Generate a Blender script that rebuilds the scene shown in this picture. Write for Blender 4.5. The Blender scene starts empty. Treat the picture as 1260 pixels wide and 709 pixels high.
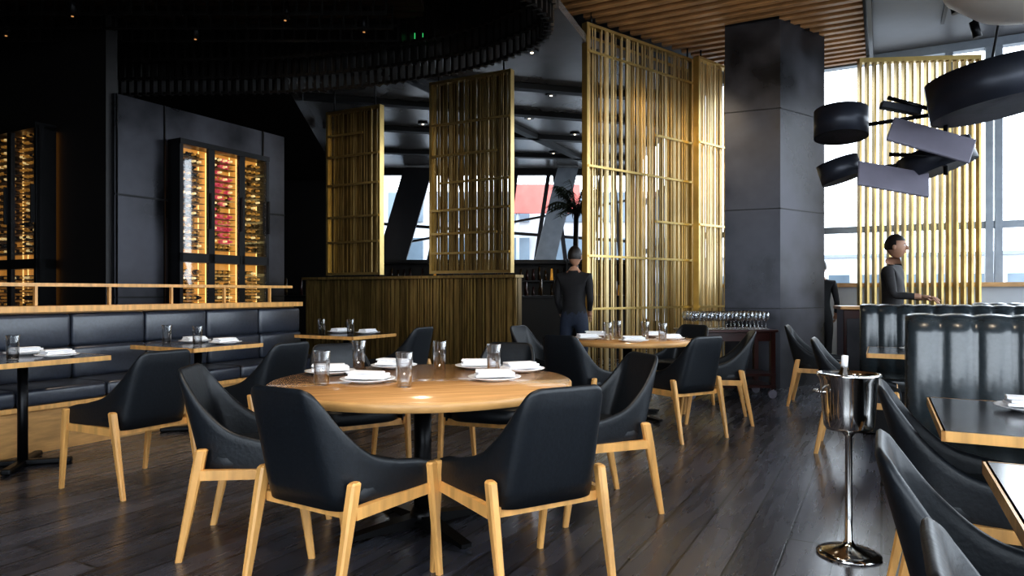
import bpy, bmesh, math, random
from mathutils import Vector, Matrix
random.seed(7)
C = bpy.context
UA = math.atan2(.882, .472)
U = Vector((.472, .882, 0)).normalized(); V = Vector((.882, -.472, 0)).normalized()
def W(a, b, z=0): 
    p = V*a + U*b
    return Vector((p.x, p.y, z))
ZUP = Vector((0, 0, 1))

# ---------------------------------------------------------------- materials
def nodes_of(name):
    m = bpy.data.materials.new(name); m.use_nodes = True
    nt = m.node_tree; b = nt.nodes['Principled BSDF']
    return m, nt, b
def pmat(name, col, rough=.5, metal=0., var=.15, scale=6., bump=0., emis=None, es=0., trans=0., stretch=None, coat=0., spec=None, rvar=0.):
    m, nt, b = nodes_of(name)
    tc = nt.nodes.new('ShaderNodeTexCoord'); mp = nt.nodes.new('ShaderNodeMapping')
    nt.links.new(tc.outputs['Object'], mp.inputs[0])
    if stretch: mp.inputs['Scale'].default_value = stretch
    nz = nt.nodes.new('ShaderNodeTexNoise'); nz.inputs['Scale'].default_value = scale; nz.inputs['Detail'].default_value = 4
    nt.links.new(mp.outputs[0], nz.inputs['Vector'])
    cr = nt.nodes.new('ShaderNodeValToRGB')
    cr.color_ramp.elements[0].position = .3; cr.color_ramp.elements[1].position = .7
    cr.color_ramp.elements[0].color = [max(0, c*(1-var)) for c in col]+[1]
    cr.color_ramp.elements[1].color = [min(1, c*(1+var)) for c in col]+[1]
    nt.links.new(nz.outputs[0], cr.inputs[0]); nt.links.new(cr.outputs[0], b.inputs['Base Color'])
    b.inputs['Roughness'].default_value = rough; b.inputs['Metallic'].default_value = metal
    if rvar:
        mr = nt.nodes.new('ShaderNodeMapRange'); mr.inputs[3].default_value = rough-rvar; mr.inputs[4].default_value = rough+rvar
        mr.inputs[1].default_value = .3; mr.inputs[2].default_value = .7
        nt.links.new(nz.outputs[0], mr.inputs[0]); nt.links.new(mr.outputs[0], b.inputs['Roughness'])
    if bump:
        bp = nt.nodes.new('ShaderNodeBump'); bp.inputs['Strength'].default_value = bump; bp.inputs['Distance'].default_value = .01
        nt.links.new(nz.outputs[0], bp.inputs['Height']); nt.links.new(bp.outputs[0], b.inputs['Normal'])
    if emis:
        b.inputs['Emission Color'].default_value = list(emis)+[1]; b.inputs['Emission Strength'].default_value = es
    if trans: b.inputs['Transmission Weight'].default_value = trans; b.inputs['IOR'].default_value = 1.45
    if coat: b.inputs['Coat Weight'].default_value = coat; b.inputs['Coat Roughness'].default_value = .15
    if spec is not None: b.inputs['Specular IOR Level'].default_value = spec
    return m

def thin_glass(name, tint=(.93, .95, .96), blend=.35):
    m = bpy.data.materials.new(name); m.use_nodes = True; nt = m.node_tree; nt.nodes.clear()
    out = nt.nodes.new('ShaderNodeOutputMaterial'); mix = nt.nodes.new('ShaderNodeMixShader')
    tr = nt.nodes.new('ShaderNodeBsdfTransparent'); tr.inputs[0].default_value = list(tint)+[1]
    gl = nt.nodes.new('ShaderNodeBsdfGlossy'); gl.inputs['Roughness'].default_value = .03
    lw = nt.nodes.new('ShaderNodeLayerWeight'); lw.inputs['Blend'].default_value = blend
    nt.links.new(lw.outputs['Facing'], mix.inputs[0]); nt.links.new(tr.outputs[0], mix.inputs[1]); nt.links.new(gl.outputs[0], mix.inputs[2])
    nt.links.new(mix.outputs[0], out.inputs[0]); return m

def floor_mat():
    m, nt, b = nodes_of('dark_plank_floor')
    tc = nt.nodes.new('ShaderNodeTexCoord'); mp = nt.nodes.new('ShaderNodeMapping')
    mp.inputs['Rotation'].default_value = (0, 0, -UA)
    nt.links.new(tc.outputs['Object'], mp.inputs[0])
    br = nt.nodes.new('ShaderNodeTexBrick')
    br.inputs['Scale'].default_value = 1; br.inputs['Brick Width'].default_value = 1.8; br.inputs['Row Height'].default_value = .20
    br.inputs['Mortar Size'].default_value = .006; br.inputs['Mortar Smooth'].default_value = .2
    br.inputs['Color1'].default_value = (.072, .074, .094, 1); br.inputs['Color2'].default_value = (.030, .030, .039, 1)
    br.inputs['Mortar'].default_value = (.002, .002, .002, 1)
    nt.links.new(mp.outputs[0], br.inputs['Vector'])
    mp2 = nt.nodes.new('ShaderNodeMapping'); mp2.inputs['Scale'].default_value = (.7, 7, 1)
    nt.links.new(mp.outputs[0], mp2.inputs[0])
    nz = nt.nodes.new('ShaderNodeTexNoise'); nz.inputs['Scale'].default_value = 2.2; nz.inputs['Detail'].default_value = 5; nz.inputs['Roughness'].default_value = .45
    nt.links.new(mp2.outputs[0], nz.inputs['Vector'])
    mx = nt.nodes.new('ShaderNodeMix'); mx.data_type = 'RGBA'; mx.blend_type = 'MULTIPLY'; mx.inputs[0].default_value = .5
    cr = nt.nodes.new('ShaderNodeValToRGB'); cr.color_ramp.elements[0].position = .3; cr.color_ramp.elements[0].color = (.55, .55, .55, 1)
    cr.color_ramp.elements[1].position = .7; cr.color_ramp.elements[1].color = (1.3, 1.3, 1.3, 1)
    nt.links.new(nz.outputs[0], cr.inputs[0])
    nt.links.new(br.outputs['Color'], mx.inputs[6]); nt.links.new(cr.outputs[0], mx.inputs[7])
    nt.links.new(mx.outputs[2], b.inputs['Base Color'])
    rg = nt.nodes.new('ShaderNodeMapRange'); rg.inputs[1].default_value = .3; rg.inputs[2].default_value = .7
    rg.inputs[3].default_value = .22; rg.inputs[4].default_value = .32
    nt.links.new(nz.outputs[0], rg.inputs[0]); nt.links.new(rg.outputs[0], b.inputs['Roughness'])
    b.inputs['Specular IOR Level'].default_value = .9
    ad = nt.nodes.new('ShaderNodeMath'); ad.operation = 'MULTIPLY_ADD'; ad.inputs[1].default_value = -2.0
    nt.links.new(br.outputs['Fac'], ad.inputs[0]); nt.links.new(nz.outputs[0], ad.inputs[2])
    bp = nt.nodes.new('ShaderNodeBump'); bp.inputs['Strength'].default_value = .14; bp.inputs['Distance'].default_value = .005
    nt.links.new(ad.outputs[0], bp.inputs['Height']); nt.links.new(bp.outputs[0], b.inputs['Normal'])
    return m

M = {}
M['floor'] = floor_mat()
M['oak'] = pmat('honey_oak', (.70, .38, .125), .38, 0, .2, 3, .05, stretch=(9, 9, 1), coat=.2)
M['oaktop'] = pmat('oak_table_top', (.50, .27, .11), .18, 0, .22, 3, 0, stretch=(1, 12, 1), coat=.6)
M['oakband'] = pmat('oak_band', (.50, .28, .105), .4, 0, .2, 3, 0, stretch=(2, 2, 12))
M['leather'] = pmat('black_leather', (.008, .0105, .014), .42, 0, .2, 60, .12, spec=.45)
M['bleather'] = pmat('navy_black_leather', (.028, .034, .050), .32, 0, .2, 40, .1, spec=.8)
M['boothleather'] = pmat('booth_leather', (.028, .036, .041), .25, 0, .15, 40, .08, spec=.9)
M['blackmetal'] = pmat('black_metal', (.008, .008, .009), .35, .6, .2)
M['finmetal'] = pmat('fin_metal', (.010, .008, .007), .4, .4, .2)
M['steel'] = pmat('blackened_steel', (.036, .036, .042), .34, .75, .85, 1.3, .02, rvar=.12)
M['seam'] = pmat('steel_seam', (.006, .006, .007), .4, .5)
M['brass'] = pmat('brass_rods', (.40, .29, .12), .36, .85, .3, 4)
M['brasspale'] = pmat('brass_pale_rods', (.66, .52, .29), .3, .8, .35, 4, stretch=(1, 1, .3))
M['brassframe'] = pmat('brass_frame', (.52, .38, .15), .3, .85, .15, 4)
M['brassdark'] = pmat('aged_brass', (.16, .11, .042), .42, .7, .45, 5, stretch=(6, 6, .6))
M['brassmid'] = pmat('aged_brass_mid', (.29, .205, .08), .38, .75, .4, 5, stretch=(6, 6, .6))
M['slat'] = pmat('ceiling_oak_slat', (.42, .22, .09), .5, 0, .25, 3, 0)
M['joist'] = pmat('dark_walnut_joist', (.030, .015, .008), .4, 0, .3, 4)
M['black'] = pmat('black_paint', (.004, .004, .005), .55, 0, .3)
M['gblack'] = pmat('gloss_black_ceiling', (.010, .007, .005), .25, 0, .4, 3)
M['greyceil'] = pmat('grey_satin_ceiling', (.19, .18, .175), .25, .4, .25, 1)
M['ceil'] = pmat('ceiling_grey', (.11, .11, .12), .4, .2, .2, 1)
M['dark'] = pmat('dark_wall', (.006, .005, .005), .5, 0, .3, 2)
M['white'] = pmat('white_china', (.85, .85, .87), .2, 0, .02)
M['napkin'] = pmat('white_linen', (.84, .85, .88), .8, 0, .04, 60, .2)
M['glass'] = thin_glass('clear_glass', (.95, .96, .97), .5)
M['doorglass'] = thin_glass('door_glass', (.92, .92, .92), .18)
M['chrome'] = pmat('polished_steel', (.75, .74, .72), .12, 1, .05)
M['darktop'] = pmat('dark_table_top', (.045, .044, .048), .17, 0, .3, 3, stretch=(1, 10, 1), spec=.8)
M['cherry'] = pmat('dark_cherry', (.035, .009, .007), .3, 0, .3, 3, stretch=(1, 8, 1))
M['glow'] = pmat('amber_backlight', (.4, .2, .05), .5, 0, .5, 3, emis=(1, .44, .08), es=.55)
M['glow2'] = pmat('amber_led', (.5, .25, .05), .5, 0, .5, 3, emis=(1, .66, .25), es=2.2)
M['bottle'] = pmat('bottle_glass_dark', (.05, .028, .010), .15, 0, .5)
M['bottlecap'] = pmat('bottle_foil_gold_glow', (.60, .35, .09), .3, .6, .6, 9, emis=(1, .47, .08), es=.28)  # emission on the foil paints bright points on the bottle ends
M['bottlecap2'] = pmat('bottle_foil_pale_glow', (.8, .65, .4), .3, .3, .5, 9, emis=(1, .72, .32), es=.9)  # brighter copy, glint put in by emission
M['bottlerefl'] = pmat('bottle_red_reflection', (.55, .06, .12), .4, 0, .4, 20, emis=(1, .10, .18), es=.38)  # red glow on bottles stands in for a pinkish door reflection
M['shade'] = pmat('graphite_shade', (.026, .029, .040), .38, .3, .2)
M['shadein'] = pmat('lilac_grey_inner', (.16, .15, .185), .5, 0, .1)
M['cream'] = pmat('cream_shade', (.80, .76, .68), .6, 0, .04)
M['winframe'] = pmat('window_frame_grey', (.24, .27, .31), .4, .3, .1)
M['darkframe'] = pmat('window_frame_dark', (.02, .02, .025), .4, .3, .1)
M['facade'] = pmat('facade_pale', (.50, .52, .55), .8, 0, .3, .4)
M['facadeglass'] = pmat('facade_glass', (.12, .16, .20), .2, 0, .4, .5)
M['red'] = pmat('red_banner', (.50, .12, .10), .6, 0, .2, 1.5)
M['street'] = pmat('street', (.3, .3, .3), .8, 0, .1, .5)
M['skin'] = pmat('skin', (.36, .20, .13), .5, 0, .06)
M['hair'] = pmat('dark_hair', (.010, .007, .006), .5, 0, .4, 60, .3)
M['shirtblk'] = pmat('black_cloth', (.006, .006, .008), .8, 0, .2, 20)
M['shirtgrey'] = pmat('charcoal_cloth', (.022, .020, .021), .8, 0, .2, 20)
M['jeans'] = pmat('jeans', (.013, .020, .038), .8, 0, .2, 60)
M['eye'] = pmat('eye_white', (.8, .8, .8), .2, 0, 0)
M['pupil'] = pmat('pupil', (.01, .01, .01), .2, 0, 0)
M['lip'] = pmat('lips', (.35, .12, .10), .5, 0, 0)
M['leaf'] = pmat('palm_leaf', (.010, .022, .008), .5, 0, .4, 8)
M['terra'] = pmat('planter_dark', (.02, .02, .02), .6)
M['lamp'] = pmat('lamp_glow', (1, .9, .7), .5, 0, 0, emis=(1, .82, .55), es=6)
M['amberglint'] = pmat('amber_glint_glow', (1, .6, .3), .5, 0, 0, emis=(1, .45, .15), es=.5)
M['exit'] = pmat('exit_sign_green', (.03, .3, .08), .5, 0, 0, emis=(.1, 1, .3), es=.5)

# ---------------------------------------------------------------- mesh builder
class MB:
    def __init__(s): s.bm = bmesh.new(); s.mats = []
    def mi(s, mat):
        m = M[mat]
        if m not in s.mats: s.mats.append(m)
        return s.mats.index(m)
    def merge(s, b2, mat, smooth=False, mtx=None):
        i = s.mi(mat); mp = {}
        for v in b2.verts: mp[v] = s.bm.verts.new(mtx @ v.co if mtx else v.co)
        for f in b2.faces:
            try: nf = s.bm.faces.new([mp[v] for v in f.verts])
            except ValueError: continue
            nf.material_index = i; nf.smooth = smooth
        b2.free()
    def box(s, c, d, rz=0, mat='black', bev=0, seg=2, smooth=False, rx=0, ry=0):
        b2 = bmesh.new(); bmesh.ops.create_cube(b2, size=1)
        for v in b2.verts: v.co = Vector((v.co.x*d[0], v.co.y*d[1], v.co.z*d[2]))
        if bev: bmesh.ops.bevel(b2, geom=list(b2.edges), offset=bev, segments=seg, affect='EDGES', profile=.5)
        mtx = Matrix.Translation(Vector(c)) @ Matrix.Rotation(rz, 4, 'Z') @ Matrix.Rotation(ry, 4, 'Y') @ Matrix.Rotation(rx, 4, 'X')
        s.merge(b2, mat, smooth or bev > 0 and seg > 2, mtx)
    def cyl(s, p1, p2, r1, r2=None, n=12, mat='black', smooth=True, caps=True, ang=0):
        if r2 is None: r2 = r1
        p1 = Vector(p1); p2 = Vector(p2); d = (p2-p1).normalized()
        a = Vector((0, 0, 1)) if abs(d.z) < .95 else Vector((1, 0, 0))
        x = d.cross(a).normalized(); y = d.cross(x).normalized()
        i = s.mi(mat); A = []; B = []
        for k in range(n):
            t = 2*math.pi*k/n+ang; o = x*math.cos(t)+y*math.sin(t)
            A.append(s.bm.verts.new(p1+o*r1)); B.append(s.bm.verts.new(p2+o*r2))
        for k in range(n):
            f = s.bm.faces.new([A[k], A[(k+1) % n], B[(k+1) % n], B[k]]); f.material_index = i; f.smooth = smooth
        if caps:
            for L in (A, B):
                f = s.bm.faces.new(L); f.material_index = i
    def beam(s, p1, p2, w, h, mat):
        p1 = Vector(p1); p2 = Vector(p2); d = (p2-p1).normalized()
        a = ZUP if abs(d.z) < .95 else Vector((0, 1, 0))
        x = d.cross(a).normalized(); y = d.cross(x).normalized()
        s.hexa([p1+x*sx*w/2+y*sy*h/2 for sx, sy in ((-1, -1), (1, -1), (1, 1), (-1, 1))], [p2+x*sx*w/2+y*sy*h/2 for sx, sy in ((-1, -1), (1, -1), (1, 1), (-1, 1))], mat)
    def hexa(s, A, B, mat, smooth=False):
        s.sweep([A, B], mat, smooth)
    def sweep(s, secs, mat, smooth=True, caps=True, closed=False):
        i = s.mi(mat); R = [[s.bm.verts.new(p) for p in sec] for sec in secs]; n = len(secs[0])
        rng = range(len(R)) if closed else range(len(R)-1)
        for k in rng:
            a = R[k]; b = R[(k+1) % len(R)]
            for j in range(n):
                f = s.bm.faces.new([a[j], a[(j+1) % n], b[(j+1) % n], b[j]]); f.material_index = i; f.smooth = smooth
        if caps and not closed:
            for L in (R[0], R[-1]):
                f = s.bm.faces.new(L); f.material_index = i; f.smooth = False
    def lathe(s, prof, c, mat, n=24, mtx=None, smooth=True):
        i = s.mi(mat); R = []
        c = Vector(c)
        for r, z in prof:
            row = []
            for k in range(n):
                t = 2*math.pi*k/n; p = Vector((r*math.cos(t), r*math.sin(t), z))
                if mtx: p = mtx @ p
                row.append(s.bm.verts.new(p+c))
            R.append(row)
        for a, b in zip(R, R[1:]):
            for j in range(n):
                f = s.bm.faces.new([a[j], a[(j+1) % n], b[(j+1) % n], b[j]]); f.material_index = i; f.smooth = smooth
        for L, q in ((R[0], prof[0]), (R[-1], prof[-1])):
            if q[0] > 1e-4:
                f = s.bm.faces.new(L); f.material_index = i
    def mesh(s, name):
        bmesh.ops.recalc_face_normals(s.bm, faces=list(s.bm.faces))
        me = bpy.data.meshes.new(name); s.bm.to_mesh(me); s.bm.free()
        for m in s.mats: me.materials.append(m)
        return me
    def obj(s, name, loc=(0, 0, 0), rz=0, parent=None):
        return place(s.mesh(name), name, loc, rz, parent)
def place(me, name, loc=(0, 0, 0), rz=0, parent=None):
    o = bpy.data.objects.new(name, me); C.collection.objects.link(o)
    o.location = loc; o.rotation_euler = (0, 0, rz)
    if parent: o.parent = parent
    return o
def poly_slab(name, pts, z0, z1, mat):
    b = MB(); b.sweep([[Vector((p[0], p[1], z0)) for p in pts], [Vector((p[0], p[1], z1)) for p in pts]], mat, smooth=False)
    return b.obj(name)
def wallseg(b, p1, p2, z0, z1, t, mat):
    p1 = Vector((p1[0], p1[1], 0)); p2 = Vector((p2[0], p2[1], 0)); d = p2-p1
    c = (p1+p2)/2; b.box((c.x, c.y, (z0+z1)/2), (d.length, t, z1-z0), math.atan2(d.y, d.x), mat)
def cr_interp(P, n):
    out = []
    for i in range(len(P)-1):
        p0 = P[max(i-1, 0)]; p1 = P[i]; p2 = P[i+1]; p3 = P[min(i+2, len(P)-1)]
        for k in range(n):
            t = k/n
            out.append([.5*((2*b)+(-a+c)*t+(2*a-5*b+4*c-d)*t*t+(-a+3*b-3*c+d)*t**3) for a, b, c, d in zip(p0, p1, p2, p3)])
    out.append(list(P[-1])); return out
def faceang(f): return math.atan2(f[1], f[0])-math.pi/2   # local +y -> f

# ---------------------------------------------------------------- room shell
CZ = 4.75
outline = [W(-11, -3), W(4.6, -3), W(4.6, 11.8), W(-2.8, 11.8), Vector((3.1, 17.2, 0)), Vector((-9.5, 17.2, 0))]
poly_slab('floor', outline, -.1, 0, 'floor')
poly_slab('ceiling', outline, CZ, CZ+.15, 'ceil')
b = MB(); b.box((0, 15, -.45), (160, 160, .1), 0, 'street'); b.obj('street_ground')

def glazed(name, p1, p2, n, sill, transoms, mat, t=.08, top=CZ-.004, sillmat=None, post=.09, extra=()):
    b = MB(); p1 = Vector(p1); p2 = Vector(p2)
    p1.z = p2.z = 0
    if sill > 0: wallseg(b, p1, p2, 0.002, sill, .16, sillmat or mat)
    wallseg(b, p1, p2, top-.12, top, .16, mat)
    for z in transoms: wallseg(b, p1, p2, z-.05, z+.05, t, mat)
    d = (p2-p1); L = d.length; d.normalize()
    for f in [i/n for i in range(n+1)]+list(extra):
        q = p1+d*(L*f); b.box((q.x, q.y, top/2), (post, .14, top-.01), math.atan2(d.y, d.x), mat)
    return b.obj(name)
glazed('window_1', W(-2.8, 11.7), W(4.5, 11.7), 4, 1.0, [2.15], 'winframe', extra=(.565, .58))
glazed('window_2', W(4.5, 11.6), W(4.5, -2.9), 7, .3, [2.6], 'winframe')
glazed('window_3', W(4.4, -2.9), W(-2.2, -2.9), 4, .3, [2.6], 'winframe')
b = MB(); wallseg(b, W(-2.3, -2.9), W(-10.9, -2.9), 0, CZ-.004, .15, 'dark'); b.obj('unseen_light_block_wall')  # unseen stretch, kept solid to block light from behind the camera
glazed('window_5', (3.1, 11.9, 0), (3.1, 17.0, 0), 3, .6, [2.15, 3.3], 'darkframe')
b = MB()
p1 = W(-2.8, 11.55); p2 = W(4.4, 11.55)
wallseg(b, p1, p2, 1.28, 1.34, .3, 'oakband'); wallseg(b, p1, p2, 0, 1.28, .1, 'facade')
b.obj('trim_1')
b = MB(); wallseg(b, (-11.1, 2.5), (-9.5, 17.1), 0, CZ-.004, .15, 'dark'); b.obj('wall_left')
b = MB()
wallseg(b, (-9.5, 17.1), (-3.3, 17.1), 0, CZ-.004, .15, 'dark')
wallseg(b, (-3.3, 17.1), (3.1, 17.1), 0, 1.75, .15, 'dark'); wallseg(b, (-3.3, 17.1), (3.1, 17.1), 4.1, CZ-.004, .15, 'dark')
b.obj('wall_back')
b = MB()
for x0, x1 in ((-3.2, -2.5), (-2.1, -1.6), (-1.0, -1.3), (-.2, .1), (.55, .9), (1.35, 1.05), (1.9, 2.2), (2.7, 2.5)):
    b.beam((x0, 17.05, 1.75), (x1, 17.05, 4.1), .10, .1, 'darkframe')
b.beam((-3.3, 17.05, 2.9), (3.0, 17.05, 2.45), .07, .07, 'darkframe'); b.beam((-3.3, 17.05, 2.3), (3.0, 17.05, 3.5), .12, .05, 'darkframe')
b.hexa([Vector(p) for p in ((-3.3, 16.6, 1.8), (-2.6, 16.6, 1.8), (-2.6, 16.7, 1.8), (-3.3, 16.7, 1.8))], [Vector(p) for p in ((-2.6, 16.6, 4.2), (-1.9, 16.6, 4.2), (-1.9, 16.7, 4.2), (-2.6, 16.7, 4.2))], 'darkframe')
b.hexa([Vector(p) for p in ((.5, 16.6, 1.8), (1.0, 16.6, 1.8), (1.0, 16.7, 1.8), (.5, 16.7, 1.8))], [Vector(p) for p in ((1.1, 16.6, 4.2), (1.6, 16.6, 4.2), (1.6, 16.7, 4.2), (1.1, 16.7, 4.2))], 'winframe')
b.obj('window_4')
# exterior
b = MB()
b.box((-1, 27, 2), (16, 2, 6), 0, 'facade')
for i in range(8):
    for k in range(3): b.box((-8+i*2, 25.95, 1.0+k*1.7), (1.3, .1, 1.1), 0, 'facadeglass')
b.obj('neighbour_building')
b = MB(); b.box((1.2, 24, 4.45), (2.3, .15, 1.0), 0, 'red'); b.cyl((.2, 24.0, -.4), (.2, 24.0, 4.4), .06, mat='winframe'); b.cyl((2.2, 24.0, -.4), (2.2, 24.0, 4.4), .06, mat='winframe'); b.obj('red_banner')
b = MB()
c = W(2, 30); b.box((c.x, c.y, 1.1), (24, 3, 3.0), UA-math.pi/2, 'facade')
for i in range(22):
    c2 = W(-8+i*1.1, 28.45); b.box((c2.x, c2.y, 1.2), (.7, .1, 1.3), UA-math.pi/2, 'facadeglass')
c = W(2, 28.6); b.box((c.x, c.y, 2.55), (24, .4, .12), UA-math.pi/2, 'winframe')
b.obj('street_building')

# slatted ceiling
b = MB(); k = 1.0
while k < 11.5:
    a0 = -3.45 if k < 7.9 else -3.2+(k-7.9)*.42-.1
    c = W((a0-.2)/2, k, CZ-.095); b.box(c, (-.2-a0, .085, .10), UA-math.pi/2, 'slat'); k += .20
pp = [W(-3.45, .9), W(-.18, .9), W(-.18, 11.5), W(-1.8, 11.5), W(-3.3, 7.9), W(-3.45, 7.9)]
b.sweep([[p+ZUP*(CZ-.04) for p in pp], [p+ZUP*(CZ-.01) for p in pp]], 'black', smooth=False)  # black sheet added above the slats to darken the gaps
b.obj('slatted_ceiling')
b = MB()
b.beam(W(-.13, 1, CZ-.10), W(-.13, 11.5, CZ-.10), .05, .16, 'blackmetal')
for bb in (5.2, 8.2, 9.2, 10.2):
    q = W(.7+(.3 if bb > 9.5 else 0), bb, CZ-.03); b.cyl(q, q-ZUP*.18, .012, mat='blackmetal'); b.cyl(q-ZUP*.18, q-ZUP*.38+V*.04, .05, mat='blackmetal')
b.beam(W(.7, 5, CZ-.03), W(.7, 10.6, CZ-.03), .04, .04, 'blackmetal')
b.obj('track_light')
GZ = 4.25
g = [(-2.9, 8.5), (-2.4, 8.35), (.5, 7.4), (.95, 8.55), (3.0, 10.3), (3.0, 17), (-4.2, 17)]
poly_slab('lowered_ceiling', g, GZ, GZ+.1, 'greyceil')
poly_slab('dark_lowered_ceiling', [(-9.4, 8.9), (-2.9, 8.5), (-4.2, 17), (-9.4, 17)], 3.95, GZ+.1, 'gblack')
b = MB()
for p, q in (((-3, 9.2), (2.6, 10.8)), ((-3.2, 10.6), (2.9, 12.4)), ((-3.4, 12.4), (2.9, 14.0)), ((-3.7, 14.6), (2.9, 15.6)), ((-2.0, 8.6), (2.2, 16.8))):
    b.beam((p[0], p[1], GZ-.045), (q[0], q[1], GZ-.045), .16, .08, 'black')
b.obj('ceiling_beams')
b = MB()
for x, y in ((.25, 8.7), (.6, 10.6), (-1.4, 9.9), (.3, 12.0), (-1.6, 12.4), (1.2, 13.2), (-.4, 9.2), (.9, 15)):
    b.cyl((x, y, GZ-.03), (x, y, GZ-.003), .09, mat='blackmetal', n=16); b.cyl((x, y, GZ-.035), (x, y, GZ-.028), .02, mat='lamp', n=12)
b.obj('recessed_downlights')

# dark canopy + hanging fin lattice
path = [(-9, 8.8), (-4.69, 8.3), (-2.5, 8.15), (-.79, 7.55), (.1, 6.8), (.33, 6.2), (.15, 5.65), (-.3, 5.2), (-1.5, 4.9)]
cpath = cr_interp(path, 8)
poly_slab('dark_canopy', [(-10, 2.2), (-1.5, 2.2)]+[tuple(p) for p in reversed(cpath)], 4.18, 4.24, 'gblack')
b = MB()
for off, zt, zb in ((0, 4.17, 3.56), (.2, 4.17, 3.68), (.42, 4.17, 3.82)):
    acc = 0
    for p, q in zip(cpath, cpath[1:]):
        p = Vector((p[0], p[1]-off, 0)); q = Vector((q[0], q[1]-off, 0)); d = q-p; L = d.length; ang = math.atan2(d.y, d.x)
        if q.x < -8.5: continue
        for z in (zt-.03, (zt+zb)/2+.08, zb+.02): b.beam(p+ZUP*z, q+ZUP*z, .02, .03, 'finmetal')
        t = acc
        while t < L:
            c = p+d*(t/L); b.box((c.x, c.y, (zt+zb)/2), (.03, .09, zt-zb), ang, 'finmetal'); t += .10
        acc = t-L
for i in range(27):
    k = 3.2+i*.16
    b.beam((-9, k, 4.12), (-.9 if k > 5.4 else -1.7, k, 4.12), .06, .10, 'joist')
# lattice of hanging rods under the joists
for r_ in range(5):
    y = 5.9+r_*.35
    b.beam((-8.4, y, 3.86), (-1.2, y, 3.86), .02, .025, 'finmetal'); b.beam((-8.4, y, 4.02), (-1.2, y, 4.02), .02, .025, 'finmetal')
    for i in range(60):
        x = -8.4+i*.122; b.box((x, y, 3.97), (.02, .03, .26), 0, 'finmetal')
for x, y in ((-5.2, 7.1), (-4.2, 6.6), (-3.3, 7.2), (-2.2, 6.7), (-1.5, 7.0)):  # cans and glowing discs added to imitate amber glints on the ceiling
    b.cyl((x, y, 3.84), (x, y, 4.07), .04, mat='blackmetal', n=14); b.cyl((x, y, 3.835), (x, y, 3.84), .012, mat='amberglint', n=10)
b.box((-1.0, 7.35, 3.93), (.12, .03, .06), 0, 'exit', .008); b.box((-1.0, 7.35, 4.06), (.02, .02, .2), 0, 'blackmetal')
b.obj('canopy_fins')

# ---------------------------------------------------------------- pillar
def prism_panels(name, pts, z1, mat, seams):
    b = MB(); P = [Vector((p[0], p[1], 0)) for p in pts]
    b.sweep([[p for p in P], [p+ZUP*z1 for p in P]], mat, smooth=False)
    for i in range(len(P)):
        p = P[i]; q = P[(i+1) % len(P)]
        for z in seams: b.beam(p+ZUP*z, q+ZUP*z, .012, .012, 'seam')
    return b.obj(name)
prism_panels('column_steel_clad', [(3.34, 8.6), (4.16, 9.2), (3.55, 9.46), (2.73, 8.86)], CZ-.004, 'steel', [1.0, 2.25, 3.5])

# ---------------------------------------------------------------- wine wall
b = MB()
p0 = Vector((-4.02, 6.99, 0)); p3 = Vector((-2.96, 8.98, 0))
face = [p0, p3, p3-V*2.5, p0-V*.05]
b.sweep([face, [p+ZUP*3.22 for p in face]], 'steel', smooth=False)
for t in (.02, .55): b.beam(p0+U*t+V*.003, p0+U*t+V*.003+ZUP*3.22, .012, .02, 'seam')
for t in (1.9,): b.beam(p0+U*t+V*.003, p0+U*t+V*.003+ZUP*3.22, .012, .02, 'seam')
for z in (1.15, 2.2): b.beam(p0+V*.003+ZUP*z, p3+V*.003+ZUP*z, .012, .02, 'seam')
b.obj('wall_wine_block')
b = MB(); q = p0-V*.05
wallseg(b, q, q-V*4.2, 0, CZ-.6, .12, 'dark'); b.obj('wall_wine_left')

def wine_cabinet(name, org, dirx, nrm, doors, ztop, zmid, zbot, red=-1):
    b = MB(); Wd = sum(doors)
    rz = math.atan2(dirx.y, dirx.x)
    def P(x, y, z): return org+dirx*x+nrm*y+ZUP*z
    def bx(x0, x1, y0, y1, z0, z1, mat):
        b.box(P((x0+x1)/2, (y0+y1)/2, (z0+z1)/2), (x1-x0, abs(y1-y0), z1-z0), rz, mat)
    D = .2
    bx(.03, Wd-.03, .01, .03, zbot, ztop, 'glow')
    bx(0, .03, .01, D, zbot, ztop, 'blackmetal'); bx(Wd-.03, Wd, .01, D, zbot, ztop, 'blackmetal')
    bx(0, Wd, .01, D+.02, ztop-.04, ztop+.02, 'blackmetal'); bx(0, Wd, .01, D, zbot-.04, zbot, 'blackmetal'); bx(0, Wd, .01, D+.01, zmid-.05, zmid+.05, 'blackmetal')
    x = 0
    for i, w in enumerate(doors):
        bx(x, x+.04, D-.03, D+.01, zbot, ztop, 'blackmetal'); bx(x+w-.04, x+w, D-.03, D+.01, zbot, ztop, 'blackmetal')
        bx(x+.04, x+w-.04, D-.012, D-.006, zbot, ztop, 'doorglass')
        bx(x+w-.03, x+w-.018, D+.01, D+.05, (zmid+ztop)/2-.3, (zmid+ztop)/2+.1, 'blackmetal')
        for xx in (x+.045, x+w-.053): bx(xx, xx+.006, .04, .05, zbot+.02, ztop-.05, 'glow2')
        n = max(3, int((w-.12)/.062)); z = zbot+.05
        while z < ztop-.06:
            if abs(z-zmid) > .08:
                bx(x+.055, x+w-.055, .03, D-.04, z-.038, z-.032, 'brassdark')
                isrefl = (i == red and z > zmid+.2)
                for k in range(n):
                    cx = x+.065+(w-.13)*(k+.5)/n
                    if random.random() < .12: continue
                    b.cyl(P(cx, .035, z), P(cx, .10, z), .027, n=8, mat='bottlerefl' if isrefl and random.random() < .8 else 'bottle')
                    b.cyl(P(cx, .10, z), P(cx, .15, z), .015, .012, n=8, mat=random.choice(('bottlerefl', 'bottlecap', 'bottlecap2')) if isrefl else random.choice(('bottlecap', 'bottlecap', 'bottle', 'bottlecap', 'bottlecap2')))
            z += .072
        x += w
    return b.obj(name)
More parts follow.
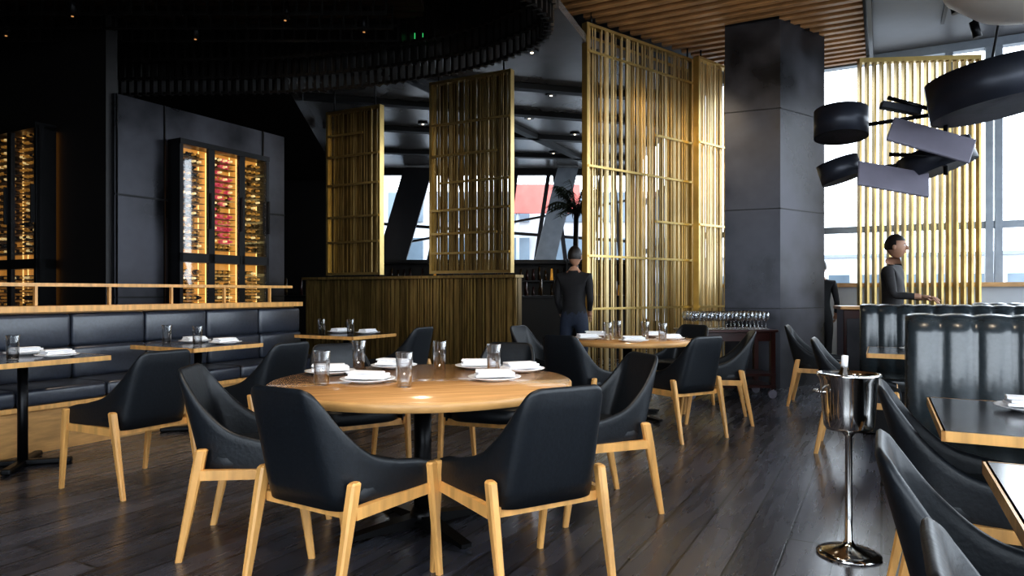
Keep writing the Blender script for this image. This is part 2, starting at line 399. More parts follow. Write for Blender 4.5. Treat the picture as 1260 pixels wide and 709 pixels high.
wine_cabinet('wine_cabinet', p0+U*.58+V*.005, U, V, [.40, .42, .40], 2.84, 1.58, .3, red=1)
q0 = p0-V*2.02-U*.075
wine_cabinet('wine_cabinet', q0, V, -U, [.62, .52], 2.95, 1.5, .3)
wine_cabinet('wine_cabinet', q0-V*1.6, V, -U, [.55, .55], 2.95, 1.5, .3)

# ---------------------------------------------------------------- brass screens
def screen(name, p1, p2, z0, z1, bars, pitch=.05, hang=None, double=True, matr='brass', backs=('brassdark', 'brassmid'), frame='brassframe', wid=(.008, .012, .02)):
    b = MB(); p1 = Vector((p1[0], p1[1], 0)); p2 = Vector((p2[0], p2[1], 0)); d = p2-p1; L = d.length; d.normalize(); ang = math.atan2(d.y, d.x)
    nrm = Vector((-d.y, d.x, 0))
    for x in (0, L): b.box(p1+d*x+ZUP*(z0+z1)/2, (.035, .09, z1-z0), ang, frame)
    for z in (z0+.02, z1-.02): b.box(p1+d*L/2+ZUP*z, (L, .09, .035), ang, frame)
    x = .03
    while x < L-.02:
        w = random.choice(wid); o = random.choice((-.03, 0, .03))
        b.box(p1+d*x+nrm*o+ZUP*(z0+z1)/2, (w, .012, z1-z0-.04), ang, matr)
        x += pitch*random.uniform(.45, 1.5)
    for f0, f1, z in bars:
        b.box(p1+d*L*(f0+f1)/2+ZUP*z-nrm*.045, (L*(f1-f0), .02, .028), ang, frame)
    if double:
        x = .04
        while x < L-.02:
            w = random.choice((.02, .035, .05))
            b.box(p1+d*x+nrm*.09+ZUP*(z0+z1)/2, (w, .008, z1-z0-.04), ang, random.choice(backs)); x += w+random.choice((.001, .002, .003, .008))
    if hang:
        for x in (.1, L-.1): b.cyl(p1+d*x+ZUP*z1, p1+d*x+ZUP*hang, .012, mat='blackmetal')
    return b.obj(name)
screen('brass_partition_screen', (-2.6, 9.82), (-1.78, 9.38), 1.44, 3.75, [(0, 1, 1.9), (0, 1, 2.25), (.0, 1, 2.7), (0, 1, 3.1), (0, .7, 3.4)], .04, GZ-.01, matr='brassmid')
screen('brass_partition_screen', (-1.035, 8.98), (-.01, 8.43), 1.44, 3.92, [(0, 1, 3.35), (0, .85, 2.95), (0, 1, 2.25), (0, .85, 1.95), (.1, 1, 2.6), (0, 1, 1.7)], .04, GZ-.01, matr='brassmid')
screen('brass_partition_screen', (.9, 8.45), (2.55, 9.805), 0, 4.5, [(0, 1, 4.15), (0, 1, 2.75), (.6, 1, 3.3), (0, 1, 1.65), (.6, 1, 2.15), (0, 1, 1.0)], .036, CZ-.1, double=False, matr='brasspale', wid=(.006, .010, .015, .024))
screen('brass_partition_screen', (2.58, 9.65), (3.2, 10.2), 0, 4.5, [(0, 1, 3.3), (0, 1, 2.15), (0, 1, 1.0)], .04, CZ-.1, matr='brasspale', backs=('brasspale', 'brassmid'))
screen('brass_partition_screen', (.98, 8.66), (2.5, 9.94), 0, 4.4, [], .036, double=False, matr='brass', wid=(.008, .014, .024))
b = MB(); s1 = Vector((4.78, 9.5, 0)); s2 = Vector((6.32, 9.36, 0)); d = s2-s1; L = d.length; d.normalize(); ang = math.atan2(d.y, d.x)
for i in range(17):
    b.box(s1+d*(L*i/16)+ZUP*2.2, (.03, .09, 4.4), ang, 'brass')
b.box(s1+d*L/2+ZUP*4.38, (L+.03, .1, .06), ang, 'brassframe'); b.box(s1+d*L/2+ZUP*.03, (L, .1, .06), ang, 'brassframe')
for i in range(11, 16): b.box(s1+d*(L*(i+.5)/16)+ZUP*2.2+Vector((0, .07, 0)), (.045, .01, 4.3), ang, 'brasspale')
b.obj('brass_slat_screen')
b = MB(); e1 = Vector((.05, 8.4, 0)); e2 = e1-V*3.45
wallseg(b, e1+U*.1, e2+U*.1, 0, 1.38, .1, 'brassdark')
d = (e2-e1); L = d.length; d.normalize(); x = .02; ang = math.atan2(d.y, d.x)
while x < L:
    w = random.choice((.02, .03, .045)); b.box(e1+d*x+U*.02+ZUP*.69, (w, random.choice((.03, .05)), 1.38), ang, random.choice(('brassmid', 'brassdark', 'brassmid'))); x += w+.015
b.box(e1+d*L/2+U*.05+ZUP*1.40, (L+.04, .22, .035), ang, 'brassmid')
b.obj('low_slatted_partition')
# ---------------------------------------------------------------- left banquette
b = MB(); o = Vector((-3.63, 4.9, 0)); n = -V; ang = math.atan2(U.y, U.x)
t0, t1 = -3.2, 3.35; Lb = t1-t0; mid = (t0+t1)/2
def bq(t, s, z): return o+U*t+n*s+ZUP*z
b.box(bq(mid, .06, .18), (Lb, .04, .36), ang, 'oakband'); b.box(bq(mid, .3, .17), (Lb-.02, .5, .33), ang, 'black')
b.box(bq(mid, .04, .345), (Lb, .1, .035), ang, 'oak')
k = t0
while k < t1-.1:
    L = min(.66, t1-k)
    b.box(bq(k+L/2, .25, .425), (L-.006, .54, .125), ang, 'bleather', .03, 3)
    b.box(bq(k+L/2, .52, .615), (L-.006, .13, .27), ang, 'bleather', .035, 3)
    b.box(bq(k+L/2, .54, .885), (L-.006, .13, .28), ang, 'bleather', .035, 3)
    k += .66
b.box(bq(mid, .66, .53), (Lb, .14, 1.06), ang, 'oakband')
b.box(bq(mid, .60, 1.065), (Lb+.05, .26, .05), ang, 'oak')
b.box(bq(mid, .66, 1.265), (Lb+.05, .05, .03), ang, 'oak')
k = t0+.05
while k < t1+.1:
    b.box(bq(min(k, t1), .66, 1.17), (.022, .03, .17), ang, 'oak'); k += .62
b.obj('leather_banquette')

# ---------------------------------------------------------------- channel-tufted booths
def booth(name, left, L, h=1.1, seat=True):
    b = MB(); w = .145; th = .2
    def P(x, y, z): return left+V*x+U*y+ZUP*z
    secs = []; nseg = int(L/w)*8
    for i in range(nseg+1):
        x = L*i/nseg; ph = (x % w)/w; g = .030*math.sqrt(max(0, math.sin(math.pi*ph)))
        sec = [P(x, -g, .42), P(x, -g, .7), P(x, -g+.0, 1.0)]
        for k in range(1, 6):
            t = math.pi*k/6; sec.append(P(x, th/2-(th/2+g*.9)*math.cos(t), 1.0+(h-1.0-.015+g*.4)*math.sin(t)))
        sec += [P(x, th+g, 1.0), P(x, th+g, .6), P(x, th+g, .42)]
        secs.append(sec)
    b.sweep(secs, 'boothleather', True)
    b.box(P(L/2, th/2, .22), (L, th, .44), math.atan2(V.y, V.x), 'black')
    if seat:
        b.box(P(L/2, -.27, .2), (L-.06, .46, .36), math.atan2(V.y, V.x), 'black')
        k = 0
        while k < L-.1:
            b.box(P(k+min(.8, L-k)/2, -.28, .43), (min(.8, L-k)-.006, .54, .12), math.atan2(V.y, V.x), 'boothleather', .03, 3); k += .8
    return b.obj(name)
booth('tufted_booth', Vector((1.95, 3.42, 0)), 2.3)
booth('tufted_booth', Vector((3.17, 6.3, 0)), 3.0)
booth('tufted_booth', Vector((4.0, 7.6, 0))+V*.9, 2.2)

# ---------------------------------------------------------------- dining chair
def chair_mesh():
    b = MB()
    half = [(0, -.25, .85), (.09, -.25, .85), (.16, -.246, .846), (.205, -.222, .81), (.232, -.17, .68), (.248, -.09, .58), (.262, .02, .54), (.270, .13, .522), (.274, .22, .495)]
    right = cr_interp(half, 5)
    pts = [[-p[0], p[1], p[2]] for p in reversed(right[1:])]+right
    secs = []; N = len(pts); th = .028
    for i, (x, y, h) in enumerate(pts):
        a = pts[max(i-1, 0)]; c = pts[min(i+1, N-1)]; tx, ty = c[0]-a[0], c[1]-a[1]; l = math.hypot(tx, ty); nx, ny = -ty/l, tx/l
        w = max(0, min(1, (-y-.02)/.2))
        def pt(z, o):
            f = (z-.40)/.45; ly = -.12*max(0, f)*w; lx = (1-.12*f*w); tuck = max(0, .44-z)*.35
            return Vector((x*lx*(1-tuck)+nx*o, y*(1-tuck)+ly+ny*o, z))
        hb = .385
        lv = [hb+(h-.02-hb)*k/6 for k in range(7)]
        out = [pt(z, 0) for z in lv]; inn = [pt(z, th) for z in reversed(lv)]
        secs.append(out+[pt(h-.005, .006), pt(h, th*.5), pt(h-.005, th-.006)]+inn)
    b.sweep(secs, 'leather', True)
    lay = []
    for z, s in ((.385, .93), (.395, .985), (.43, 1.0), (.46, .985), (.474, .93), (.478, .8), (.480, .4)):
        ring = []
        for k in range(32):
            t = 2*math.pi*k/32; cx, sy = math.cos(t), math.sin(t)
            ring.append(Vector((s*.250*math.copysign(abs(cx)**.5, cx), .0+s*.250*math.copysign(abs(sy)**.5, sy), z)))
        lay.append(ring)
    b.sweep(lay, 'leather', True)
    def leg(top, bot, wt, wb):
        def ring(c, w): 
            c = Vector(c); q = []
            for sx, sy in ((-1, -.6), (-.6, -1), (.6, -1), (1, -.6), (1, .6), (.6, 1), (-.6, 1), (-1, .6)): q.append(c+Vector((sx*w[0], sy*w[1], 0)))
            return q
        T = Vector(top); B = Vector(bot)
        r = [ring(B, wb), ring(B.lerp(T, .8), wt), ring(B.lerp(T, .985), wt), ring(T, (wt[0]*.7, wt[1]*.7))]
        b.sweep(r, 'oak', False)
    for s in (-1, 1):
        leg((s*.279, .20, .495), (s*.272, .265, 0), (.018, .025), (.013, .015))
        leg((s*.252, -.215, .50), (s*.250, -.315, 0), (.019, .025), (.013, .015))
        b.beam((s*.256, -.22, .385), (s*.262, .22, .385), .028, .045, 'oak')
    b.beam((-.26, .19, .375), (.26, .19, .375), .028, .04, 'oak'); b.beam((-.24, -.2, .375), (.24, -.2, .375), .028, .04, 'oak')
    return b.mesh('dining_chair')
CM = chair_mesh()
def chair(x, y, f): return place(CM, 'dining_chair', (x, y, 0), faceang(f))
chair(-.68, 2.86, (.53, .85)); chair(.03, 2.88, (-.50, .86)); chair(.43, 3.88, (-.94, -.34)); chair(-1.20, 3.36, (1, .12))
chair(-1.02, 4.46, (.54, -.84)); chair(-.12, 4.52, (-.3, -.95))
nv = (-.882, .472)
chair(-2.4, 4.35, nv); chair(-1.86, 5.05, nv); chair(-1.2, 7.2, nv)
chair(1.4, 5.85, (-.5, .86)); chair(1.9, 6.5, (-.97, .2)); chair(.6, 5.96, (.6, .8)); chair(.36, 7.15, (.8, -.5)); chair(1.75, 7.32, (-.7, -.7))
chair(1.76, 2.55, (.882, -.472)); chair(1.20, 1.50, (.882, -.472)); chair(.90, .80, (.882, -.472)); chair(2.66, 5.22, (.882, -.472))
chair(3.3, 7.35, (.882, -.472))

# ---------------------------------------------------------------- tables
def round_table(x, y, r):
    b = MB()
    b.lathe([(0, .705), (r-.02, .705), (r, .71), (r, .745), (r-.006, .75)], (0, 0, 0), 'oakband', 72)
    b.lathe([(r-.008, .7495), (r-.008, .7515), (0, .7515)], (0, 0, 0), 'oaktop', 72)
    b.cyl((0, 0, .03), (0, 0, .705), .045, mat='blackmetal', n=24); b.cyl((0, 0, .68), (0, 0, .705), .22, mat='blackmetal', n=24)
    b.cyl((0, 0, .03), (0, 0, .10), .08, .05, mat='blackmetal', n=24)
    for k in range(4):
        a = math.pi/4+k*math.pi/2-.45; d = Vector((math.cos(a), math.sin(a), 0)); s = Vector((-d.y, d.x, 0))
        b.hexa([s*.04+ZUP*.01, -s*.04+ZUP*.01, -s*.04+ZUP*.07, s*.04+ZUP*.07], [d*.42+s*.028+ZUP*.008, d*.42-s*.028+ZUP*.008, d*.42-s*.028+ZUP*.026, d*.42+s*.028+ZUP*.026], 'blackmetal')
        b.cyl(d*.39, d*.39+ZUP*.012, .022, mat='blackmetal')
    return b.obj('round_dining_table', (x, y, 0), .3)
round_table(-.46, 3.56, .765); round_table(1.12, 6.7, .64)
def sq_table(c, lu, lv, top='darktop', foot=.6):
    b = MB()
    b.box((0, 0, .735), (lu, lv, .03), 0, top); 
    for s in (-1, 1): b.box((0, s*lv/2, .733), (lu+.012, .012, .034), 0, 'oak'); b.box((s*lu/2, 0, .733), (.012, lv+.012, .034), 0, 'oak')
    b.cyl((0, 0, .02), (0, 0, .72), .032, mat='blackmetal', n=16); b.box((0, 0, .71), (.3, .3, .02), 0, 'blackmetal')
    for a in (0, math.pi/2): b.box((0, 0, .02), (foot, .06, .04), a+.785, 'blackmetal', .012)
    return b.obj('square_dining_table', (c[0], c[1], 0), UA)
sq_table((-3.4, 4.8), .75, .78); sq_table((-2.74, 6.03), .7, .8); sq_table((-1.8, 7.5), .7, .8)
lc = Vector((1.79, 2.97, 0)); cc = lc-U*.41+V*.66; sq_table(cc, .82, 1.32, foot=.36)
lc2 = Vector((1.26, 1.84, 0)); cc2 = lc2-U*.38+V*.66; sq_table(cc2, .76, 1.32, foot=.36)
lc3 = Vector((2.97, 5.75, 0)); cc3 = lc3-U*.36+V*.55; sq_table(cc3, .72, 1.1, foot=.4)

# ---------------------------------------------------------------- tableware
b = MB(); b.lathe([(0, .0), (.075, .0), (.085, .006), (.135, .018), (.137, .022), (.13, .021), (.08, .010), (0, .008)], (0, 0, 0), 'white', 40); PM = b.mesh('dinner_plate')
b = MB()
b.box((0, 0, .010), (.20, .11, .012), 0, 'napkin', .005); b.box((.004, .006, .022), (.19, .10, .012), .05, 'napkin', .005); b.box((-.01, -.004, .034), (.175, .085, .010), -.08, 'napkin', .004)
NM = b.mesh('folded_napkin')
b = MB(); b.lathe([(0, 0), (.030, 0), (.034, .004), (.041, .165), (.040, .167), (.0385, .165), (.032, .014), (0, .012)], (0, 0, 0), 'glass', 28); GM = b.mesh('water_glass')
def setting(x, y, z=.752, rot=0):
    place(PM, 'dinner_plate', (x, y, z)); place(NM, 'folded_napkin', (x, y, z+.016), rot)
def glass(x, y, z=.752): place(GM, 'water_glass', (x, y, z))
for x, y, r in ((-1.0, 3.80, .3), (-.72, 3.45, -.2), (-.09, 3.53, .15), (.05, 3.92, .5), (-.2, 4.08, .1), (-.70, 4.10, -.3)): setting(x, y, .752, r)
for x, y in ((-.92, 3.34), (-.51, 3.27), (-.10, 3.77), (-.42, 4.0), (-.90, 4.06)): glass(x, y)
for x, y, r in ((.72, 6.6, .3), (1.1, 6.25, 0), (1.5, 6.55, .4), (1.45, 7.0, .1), (.85, 7.05, -.3)): setting(x, y, .752, r)
for x, y in ((.9, 6.5), (1.3, 6.75), (1.05, 6.9), (1.38, 6.33)): glass(x, y)
for c in (Vector((-3.4, 4.8, 0)), Vector((-2.74, 6.03, 0)), Vector((-1.8, 7.5, 0))):
    for s in (-1, 1):
        p = c+V*.2*s+U*.12; setting(p.x, p.y, .75, UA); p = c+V*.2*s-U*.16; glass(p.x, p.y, .75)
p = cc+U*.18-V*.32; setting(p.x, p.y, .75, -.45); p = cc+U*.30-V*.09; glass(p.x, p.y, .75)
p = cc3+U*.05-V*.2; setting(p.x, p.y, .75, -.45); p = cc3+U*.22-V*.02; glass(p.x, p.y, .75)

# ---------------------------------------------------------------- wine bucket stand
b = MB()
b.lathe([(0, 0), (.135, 0), (.138, .008), (.11, .022), (.03, .045), (.016, .07), (.015, .54), (.03, .56), (.06, .575)], (0, 0, 0), 'chrome', 40)
b.lathe([(0, .575), (.095, .575), (.105, .59), (.112, .66), (.122, .80), (.136, .822), (.136, .83), (.125, .832), (.116, .80), (.10, .60), (0, .595)], (0, 0, 0), 'chrome', 40)
for s in (-1, 1):
    ring = [Vector((s*.122+s*.035*math.sin(math.pi*k/12), .04*math.cos(math.pi*k/12), .75)) for k in range(13)]
    for p, q in zip(ring, ring[1:]): b.cyl(p, q, .006, mat='chrome', n=8)
b.obj('wine_bucket_stand', (1.54, 3.16, 0))
b = MB(); mt = Matrix.Rotation(.12, 4, 'X')
b.lathe([(0, 0), (.036, 0), (.038, .01), (.038, .19), (.015, .24), (.013, .30), (.0, .302)], (0, 0, 0), 'bottle', 20, mt); b.lathe([(.0145, .24), (.0145, .305), (0, .306)], (0, 0, 0), 'white', 16, mt)
b.obj('wine_bottle', (1.51, 3.17, .61))

# ---------------------------------------------------------------- trolley with wine glasses
b = MB(); tw, td = 1.0, .5
for sx in (-1, 1):
    for sy in (-1, 1):
        b.box((sx*(tw/2-.03), sy*(td/2-.03), .435), (.05, .05, .65), 0, 'cherry')
        b.cyl((sx*(tw/2-.03), sy*(td/2-.03)-.015, .05), (sx*(tw/2-.03), sy*(td/2-.03)+.015, .05), .05, mat='shadein', n=20)
        b.cyl((sx*(tw/2-.03), sy*(td/2-.03), .05), (sx*(tw/2-.03), sy*(td/2-.03), .12), .012, mat='chrome')
b.box((0, 0, .765), (tw+.04, td+.04, .03), 0, 'cherry', .006); b.box((0, 0, .70), (tw-.06, td-.05, .1), 0, 'cherry'); b.box((0, 0, .27), (tw, td, .03), 0, 'cherry'); b.box((0, 0, .14), (tw, td, .03), 0, 'cherry')
b.obj('service_trolley', (2.46, 8.0, 0), .08)
b = MB()
prof = [(0, 0), (.034, 0), (.034, .003), (.005, .012), (.004, .085), (.018, .095), (.038, .13), (.038, .16), (.030, .20), (.029, .20), (.036, .16), (.036, .13), (.016, .098), (0, .096)]
for i in range(10):
    for j in range(4):
        b.lathe(prof, (-.42+i*.093, -.17+j*.1, 0), 'glass', 14)
b.obj('wine_glasses', (2.46, 8.0, .781), .08)
b = MB(); b.box((0, 0, .5), (.75, .5, 1.0), 0, 'cherry', .01); b.box((0, 0, 1.02), (.82, .56, .04), 0, 'oakband', .008)
for k in range(2): b.box((-.18+.36*k, -.255, .5), (.32, .02, .8), 0, 'darktop', .005); b.cyl((-.05+.1*k, -.28, .55), (-.05+.1*k, -.28, .7), .008, mat='chrome')
b.obj('service_cabinet', (4.28, 8.15, 0), -.3)
b = MB(); b.box((0, 0, .55), (7.0, .5, 1.1), 0, 'dark'); b.box((0, 0, 1.12), (7.1, .7, .05), 0, 'blackmetal')
for i in range(24): b.cyl((-3.3+i*.28, .1, 1.145), (-3.3+i*.28, .1, 1.145+random.uniform(.22, .34)), .035, .02, mat=random.choice(('bottle', 'bottle', 'cherry', 'bottle')), n=10)
b.obj('bar_counter', (-1.2, 12.8, 0))
b = MB()
for k in range(5):
    b.box((0, 0, .3+k*.38), (5.4, .35, .03), 0, 'blackmetal')
    if k < 4:
        for i in range(40):
            if random.random() < .85: b.cyl((-2.6+i*.13, 0, .315+k*.38), (-2.6+i*.13, 0, .315+k*.38+random.uniform(.2, .3)), .035, .018, mat=random.choice(('bottle', 'cherry', 'bottle', 'bottlecap')), n=8)
for i in range(5): b.box((-2.7+i*1.35, 0, .95), (.04, .36, 1.9), 0, 'blackmetal')
b.box((0, .19, .95), (5.4, .02, 1.9), 0, 'dark')
b.obj('bottle_shelf', (-.2, 14.6, 0))

# ---------------------------------------------------------------- pendants
def drum(b, c, r, h, ax, mo='shade', mi_='shadein', th=.012):
    ax = Vector(ax).normalized(); rot = ax.to_track_quat('Z', 'Y').to_matrix().to_4x4(); c = Vector(c)
    b.lathe([(r, -h/2), (r, h/2)], c, mo, 56, rot, True)
    b.lathe([(r-.0005, h/2+.0005), (0, h/2+.0005)], c, mo, 56, rot, False)
    b.lathe([(r, -h/2), (r-th, -h/2)], c, mo, 56, rot, False)
    b.lathe([(r-th, -h/2), (r-th, h/2-th)], c, mi_, 56, rot, True)
    b.lathe([(r-th, h/2-th), (0, h/2-th)], c, mi_, 56, rot, False)
b = MB()
drum(b, (3.10, 4.45, 2.50), .37, .25, (-.14, .06, 1))
drum(b, (2.38, 5.0, 2.42), .18, .20, (.05, .10, 1))
drum(b, (2.42, 5.1, 2.10), .145, .15, (-.28, .12, 1))
drum(b, (2.98, 4.85, 2.13), .235, .16, (-.30, .15, 1))
def blade(c, L, w, t, rz, ry, rx, mat='shadein'): b.box(c, (L, w, t), rz, mat, .008, 2, False, rx, ry)
blade((2.80, 4.62, 2.22), .52, .22, .02, -.35, .38, 1.0)
blade((2.62, 4.75, 1.98), .46, .22, .02, -.2, .22, 1.0)
blade((2.70, 4.8, 2.48), .26, .07, .05, -.2, .25, .0, 'shade')
for p, q in (((2.5, 4.98, 2.40), (3.0, 4.75, 2.44)), ((2.62, 4.82, 2.56), (2.95, 4.7, 2.42)), ((2.5, 5.1, 2.1), (2.95, 4.85, 2.12)), ((2.62, 4.8, 2.16), (3.0, 4.6, 2.1)), ((2.95, 4.7, 2.0), (2.95, 4.7, 2.5))):
    b.cyl(p, q, .014, mat='blackmetal', n=10)
b.cyl((3.15, 4.6, 2.5), (3.75, 4.9, CZ-.005), .008, mat='blackmetal', n=8)
b.obj('sculptural_pendant_light')
b = MB(); c = Vector((2.66, 3.45, 2.90)); 
b.lathe([(0, -.31), (.12, -.30), (.30, -.25), (.43, -.14), (.48, 0), (.43, .14), (.30, .25), (.1, .30), (0, .31)], c, 'cream', 48)
b.cyl(c+ZUP*.3, (c.x, c.y, CZ-.005), .01, mat='blackmetal'); b.obj('globe_pendant_light')

# ---------------------------------------------------------------- people
def skin_mesh(verts, edges, radii, root, sub=2):
    me = bpy.data.meshes.new('tmp'); me.from_pydata(verts, edges, []); o = bpy.data.objects.new('tmp', me); C.collection.objects.link(o)
    sk = o.modifiers.new('s', 'SKIN'); sk.use_smooth_shade = True
    for i, r in enumerate(radii):
        me.skin_vertices[0].data[i].radius = r if isinstance(r, tuple) else (r, r)
        me.skin_vertices[0].data[i].use_root = (i == root)
    ss = o.modifiers.new('ss', 'SUBSURF'); ss.levels = sub; ss.render_levels = sub
    C.view_layer.update(); dg = C.evaluated_depsgraph_get()
    out = bpy.data.meshes.new_from_object(o.evaluated_get(dg)); bpy.data.objects.remove(o); bpy.data.meshes.remove(me)
    for p in out.polygons: p.use_smooth = True
    return out
def person(name, loc, f, height, arms, top, legs):
    e = bpy.data.objects.new(name, None); C.collection.objects.link(e); e.location = (loc[0], loc[1], 0); e.rotation_euler = (0, 0, faceang(f)); s = height/1.75; e.scale = (s, s, s)
    v = [(0, 0, .94), (0, .0, 1.08), (0, .005, 1.24), (0, 0, 1.37), (0, -.005, 1.46), (0, .01, 1.54)]
    r = [(.155, .11), (.135, .10), (.155, .11), (.15, .10), (.07, .065), (.055, .055)]
    ed = [(0, 1), (1, 2), (2, 3), (3, 4), (4, 5)]; tag = ['leg', 'top', 'top', 'top', 'top', 'skin']
    def add(p, rr, par, tg): v.append(p); r.append(rr); ed.append((par, len(v)-1)); tag.append(tg); return len(v)-1
    for sx in (-1, 1):
        h = add((sx*.095, 0, .86), .092, 0, 'leg'); k1 = add((sx*.105, .01, .68), .078, h, 'leg'); k = add((sx*.105, .02, .49), .058, k1, 'leg'); cf = add((sx*.108, -.01, .34), .057, k, 'leg')
        a = add((sx*.11, -.02, .10), .042, cf, 'leg'); t = add((sx*.12, .07, .05), (.04, .035), a, 'shoe'); add((sx*.125, .17, .04), (.038, .026), t, 'shoe')
        A = arms[0 if sx < 0 else 1]
        sh = add((sx*.175, -.005, 1.405), .062, 3, 'top'); el = Vector(A[0]); wr = Vector(A[1]); s0 = Vector((sx*.175, -.005, 1.405))
        m = add(tuple(s0.lerp(el, .5)), .050, sh, 'top'); ei = add(tuple(el), .042, m, 'top'); m2 = add(tuple(el.lerp(wr, .4)), .038, ei, 'top'); add(tuple(wr), .028, m2, 'skin')
    me = skin_mesh(v, ed, r, 0)
    for mm in (top, legs, 'skin', 'shirtblk'): me.materials.append(M[mm])
    idx = {'top': 0, 'leg': 1, 'skin': 2, 'shoe': 3}; vv = [Vector(x) for x in v]
    for p in me.polygons:
        c = p.center; bd = 1e9; bt = 'top'
        for a, bb in ed:
            A_ = vv[a]; B_ = vv[bb]; d = B_-A_; t = max(0, min(1, (c-A_).dot(d)/d.length_squared)); dist = (A_+d*t-c).length
            if dist < bd: bd = dist; bt = tag[bb] if tag[bb] != 'skin' or t > .55 or bb == 5 else 'top'
        if c.z < .98 and bt == 'top' and abs(c.x) < .17: bt = 'leg'
        p.material_index = idx[bt]
    place(me, 'body', parent=e)
    for sx in (-1, 1):
        A = arms[0 if sx < 0 else 1]; el = Vector(A[0]); wr = Vector(A[1]); d = (wr-el).normalized()
        side = Vector((0, 1, 0)); 
        if abs(d.y) > .7: side = Vector((-sx, 0, 0))
        side = (side-d*side.dot(d)).normalized(); pn = d.cross(side)*(-sx)
        V0 = [tuple(wr-d*.01), tuple(wr+d*.03), tuple(wr+d*.075)]; hm = skin_mesh(V0, [(0, 1), (1, 2)], [(.026, .022), (.036, .018), (.038, .014)], 0)
        hm.materials.append(M['skin']); place(hm, 'palm', parent=e)
        for k, (off, ln) in enumerate(((.028, .072), (.010, .080), (-.009, .075), (-.027, .058))):
            b0 = wr+d*.07+side*off; b1 = b0+d*ln*.45+pn*.006; b2 = b1+d*ln*.3+pn*.014; b3 = b2+d*ln*.2+pn*.018
            fm = skin_mesh([tuple(x) for x in (b0, b1, b2, b3)], [(0, 1), (1, 2), (2, 3)], [.009, .0085, .008, .0065], 0); fm.materials.append(M['skin']); place(fm, 'finger_%d' % (k+1), parent=e)
        b0 = wr+d*.025+side*.028; b1 = b0+d*.035+side*.022+pn*.008; b2 = b1+d*.03+side*.006+pn*.008
        fm = skin_mesh([tuple(x) for x in (b0, b1, b2)], [(0, 1), (1, 2)], [.012, .010, .008], 0); fm.materials.append(M['skin']); place(fm, 'thumb', parent=e)
    b = MB(); hc = Vector((0, .03, 1.645))
    def ell(c, sc, mat, fn=None, keep=None, seg=24):
        b2 = bmesh.new(); bmesh.ops.create_uvsphere(b2, u_segments=seg, v_segments=seg//2+4, radius=1)
        if keep: bmesh.ops.delete(b2, geom=[q for q in b2.faces if not keep(q.calc_center_median())], context='FACES')
        for q in b2.verts:
            if fn: q.co = fn(q.co)
            q.co = Vector((q.co.x*sc[0], q.co.y*sc[1], q.co.z*sc[2]))+c
        b.merge(b2, mat, True)
    def hf(p):
        k = 1-.28*max(0, -p.z)**1.5; p = Vector((p.x*k, p.y*(1-.12*max(0, -p.z)) + (.10*max(0, -p.z) if p.y > 0 else .12*max(0, -p.z)), p.z)); return p
    ell(hc, (.076, .096, .118), 'skin', hf)
    ell(hc+Vector((0, -.006, .012)), (.083, .102, .118), 'hair', None, lambda p: p.z > .42 or (p.y < -.1 and p.z > -.45) or (p.y < .15 and p.z > .05))
    ell(hc+Vector((0, .100, -.018)), (.012, .018, .022), 'skin', lambda p: Vector((p.x*(1-.4*p.z), p.y, p.z)), None, 12)
    for sx in (-1, 1):
        ell(hc+Vector((sx*.030, .083, .008)), (.013, .010, .007), 'eye', None, None, 12); ell(hc+Vector((sx*.030, .092, .008)), (.005, .004, .005), 'pupil', None, None, 8)
        ell(hc+Vector((sx*.030, .088, .024)), (.017, .006, .003), 'hair', None, None, 8); ell(hc+Vector((sx*.078, .0, -.008)), (.008, .018, .028), 'skin', None, None, 12)
    ell(hc+Vector((0, .093, -.058)), (.022, .007, .006), 'lip', None, None, 12)
    b.obj('head', parent=e)
    return e
person('standing_man', (.72, 8.0), (.35, .94), 1.72, [((-.20, -.02, 1.13), (-.17, .10, .92)), ((.20, -.02, 1.13), (.15, .14, .98))], 'shirtblk', 'jeans')
person('waiter', (3.94, 7.15), (.75, -.66), 1.78, [((-.22, .04, 1.15), (-.16, .26, 1.12)), ((.22, .06, 1.15), (.18, .30, 1.14))], 'shirtgrey', 'shirtblk')
person('standing_guest', (4.42, 9.9), (.5, .86), 1.66, [((-.23, -.02, 1.12), (-.22, .12, .90)), ((.23, -.02, 1.12), (.20, .12, .92))], 'shirtblk', 'shirtblk')

# ---------------------------------------------------------------- palm
b = MB(); b.lathe([(0, 0), (.2, 0), (.26, .5), (.28, .52), (.24, .52), (.22, .45), (0, .45)], (0, 0, 0), 'terra', 28)
b.cyl((0, 0, .4), (.03, 0, 2.35), .05, .035, mat='hair')
for i in range(34):
    a = i*2.4; el = random.uniform(.3, 1.35); d = Vector((math.cos(a), math.sin(a), 0)); p = Vector((.03, 0, 2.33)); L = random.uniform(.35, .52)
    prev = p
    for k in range(1, 10):
        t = k/9; q = p+d*L*t*math.cos(el*.8)+ZUP*(L*(math.sin(el)*t*1.8-.8*t*t)); b.cyl(prev, q, .006, .005, 5, 'leaf')
        s = Vector((-d.y, d.x, 0))
        for sg in (-1, 1):
            tip = q+s*sg*.2*(1-.5*t)+d*.08-ZUP*.07; w = d*.016
            f = b.bm.faces.new([b.bm.verts.new(x) for x in (q-w, q+w, tip)]); f.material_index = b.mi('leaf')
        prev = q
b.obj('potted_palm', (.90, 10.0, 0))

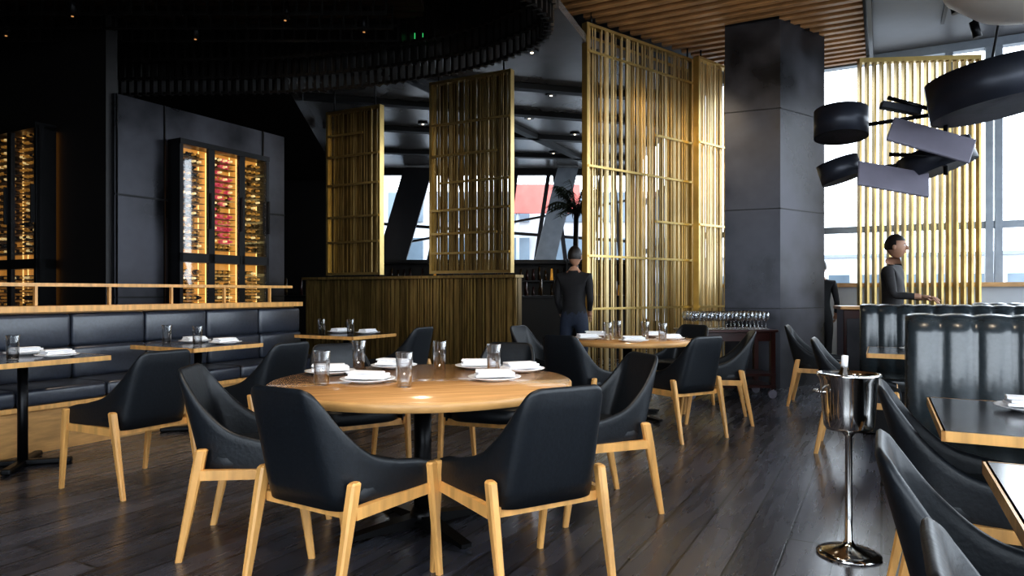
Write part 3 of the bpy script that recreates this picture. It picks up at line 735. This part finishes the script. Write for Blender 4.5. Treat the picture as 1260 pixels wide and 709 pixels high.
# ---------------------------------------------------------------- lights
def spot(x, y, z, e, size=1.3, col=(1, .80, .58), tgt=None):  # unseen spots with cans, added to brighten tables and screens
    b = MB(); b.cyl((x, y, z+.02), (x, y, z+.16), .06, mat='blackmetal', n=20); b.cyl((x, y, z+.16), (x, y, z+.3), .01, mat='blackmetal'); b.obj('added_spot_can')
    l = bpy.data.lights.new('spot', 'SPOT'); l.energy = e; l.spot_size = size; l.spot_blend = .7; l.color = col; l.shadow_soft_size = .08
    o = bpy.data.objects.new('added_spot_lamp', l); C.collection.objects.link(o); o.location = (x, y, z)
    if tgt: o.rotation_euler = (Vector(tgt)-Vector((x, y, z))).to_track_quat('-Z', 'Y').to_euler()
spot(-.46, 3.3, 3.88, 110); spot(-.3, 1.9, 3.95, 180, 1.2, (1, .86, .70), (-.4, 3.0, .4)); spot(1.1, 6.2, 4.3, 150); spot(-2.9, 4.6, 3.85, 110); spot(-2.2, 6.1, 3.85, 110)
spot(-2.6, 5.2, 3.7, 150, .9, (1, .82, .6), (-2.0, 9.5, 2.2)); spot(-.6, 4.6, 3.85, 180, .9, (1, .82, .58), (-.5, 8.7, 2.3)); spot(1.7, 6.6, 4.3, 170, 1.1, (1, .84, .6), (1.9, 9.2, 2.5))
spot(1.6, 1.9, 4.2, 80); spot(.9, 3.2, 4.3, 120, 1.2, (1, .78, .5), (1.6, 8.5, 4.6))
w = bpy.data.worlds.new('World'); C.scene.world = w; w.use_nodes = True; nt = w.node_tree
bg = nt.nodes['Background']; bg.inputs[1].default_value = 5.6; bg.inputs[0].default_value = (.82, .91, 1.0, 1)

cam = bpy.data.cameras.new('cam'); cam.lens = 850/1260*36; cam.sensor_width = 36; cam.shift_y = (360-354.5)/1260; cam.clip_start = .05
co = bpy.data.objects.new('camera', cam); C.collection.objects.link(co); co.location = (0, 0, 1.2); co.rotation_euler = (math.pi/2, 0, 0)
C.scene.camera = co
C.scene.view_settings.view_transform = 'Standard'; C.scene.view_settings.exposure = 0.0
try: C.scene.view_settings.look = 'Medium High Contrast'
except Exception as ex: print('look', ex)
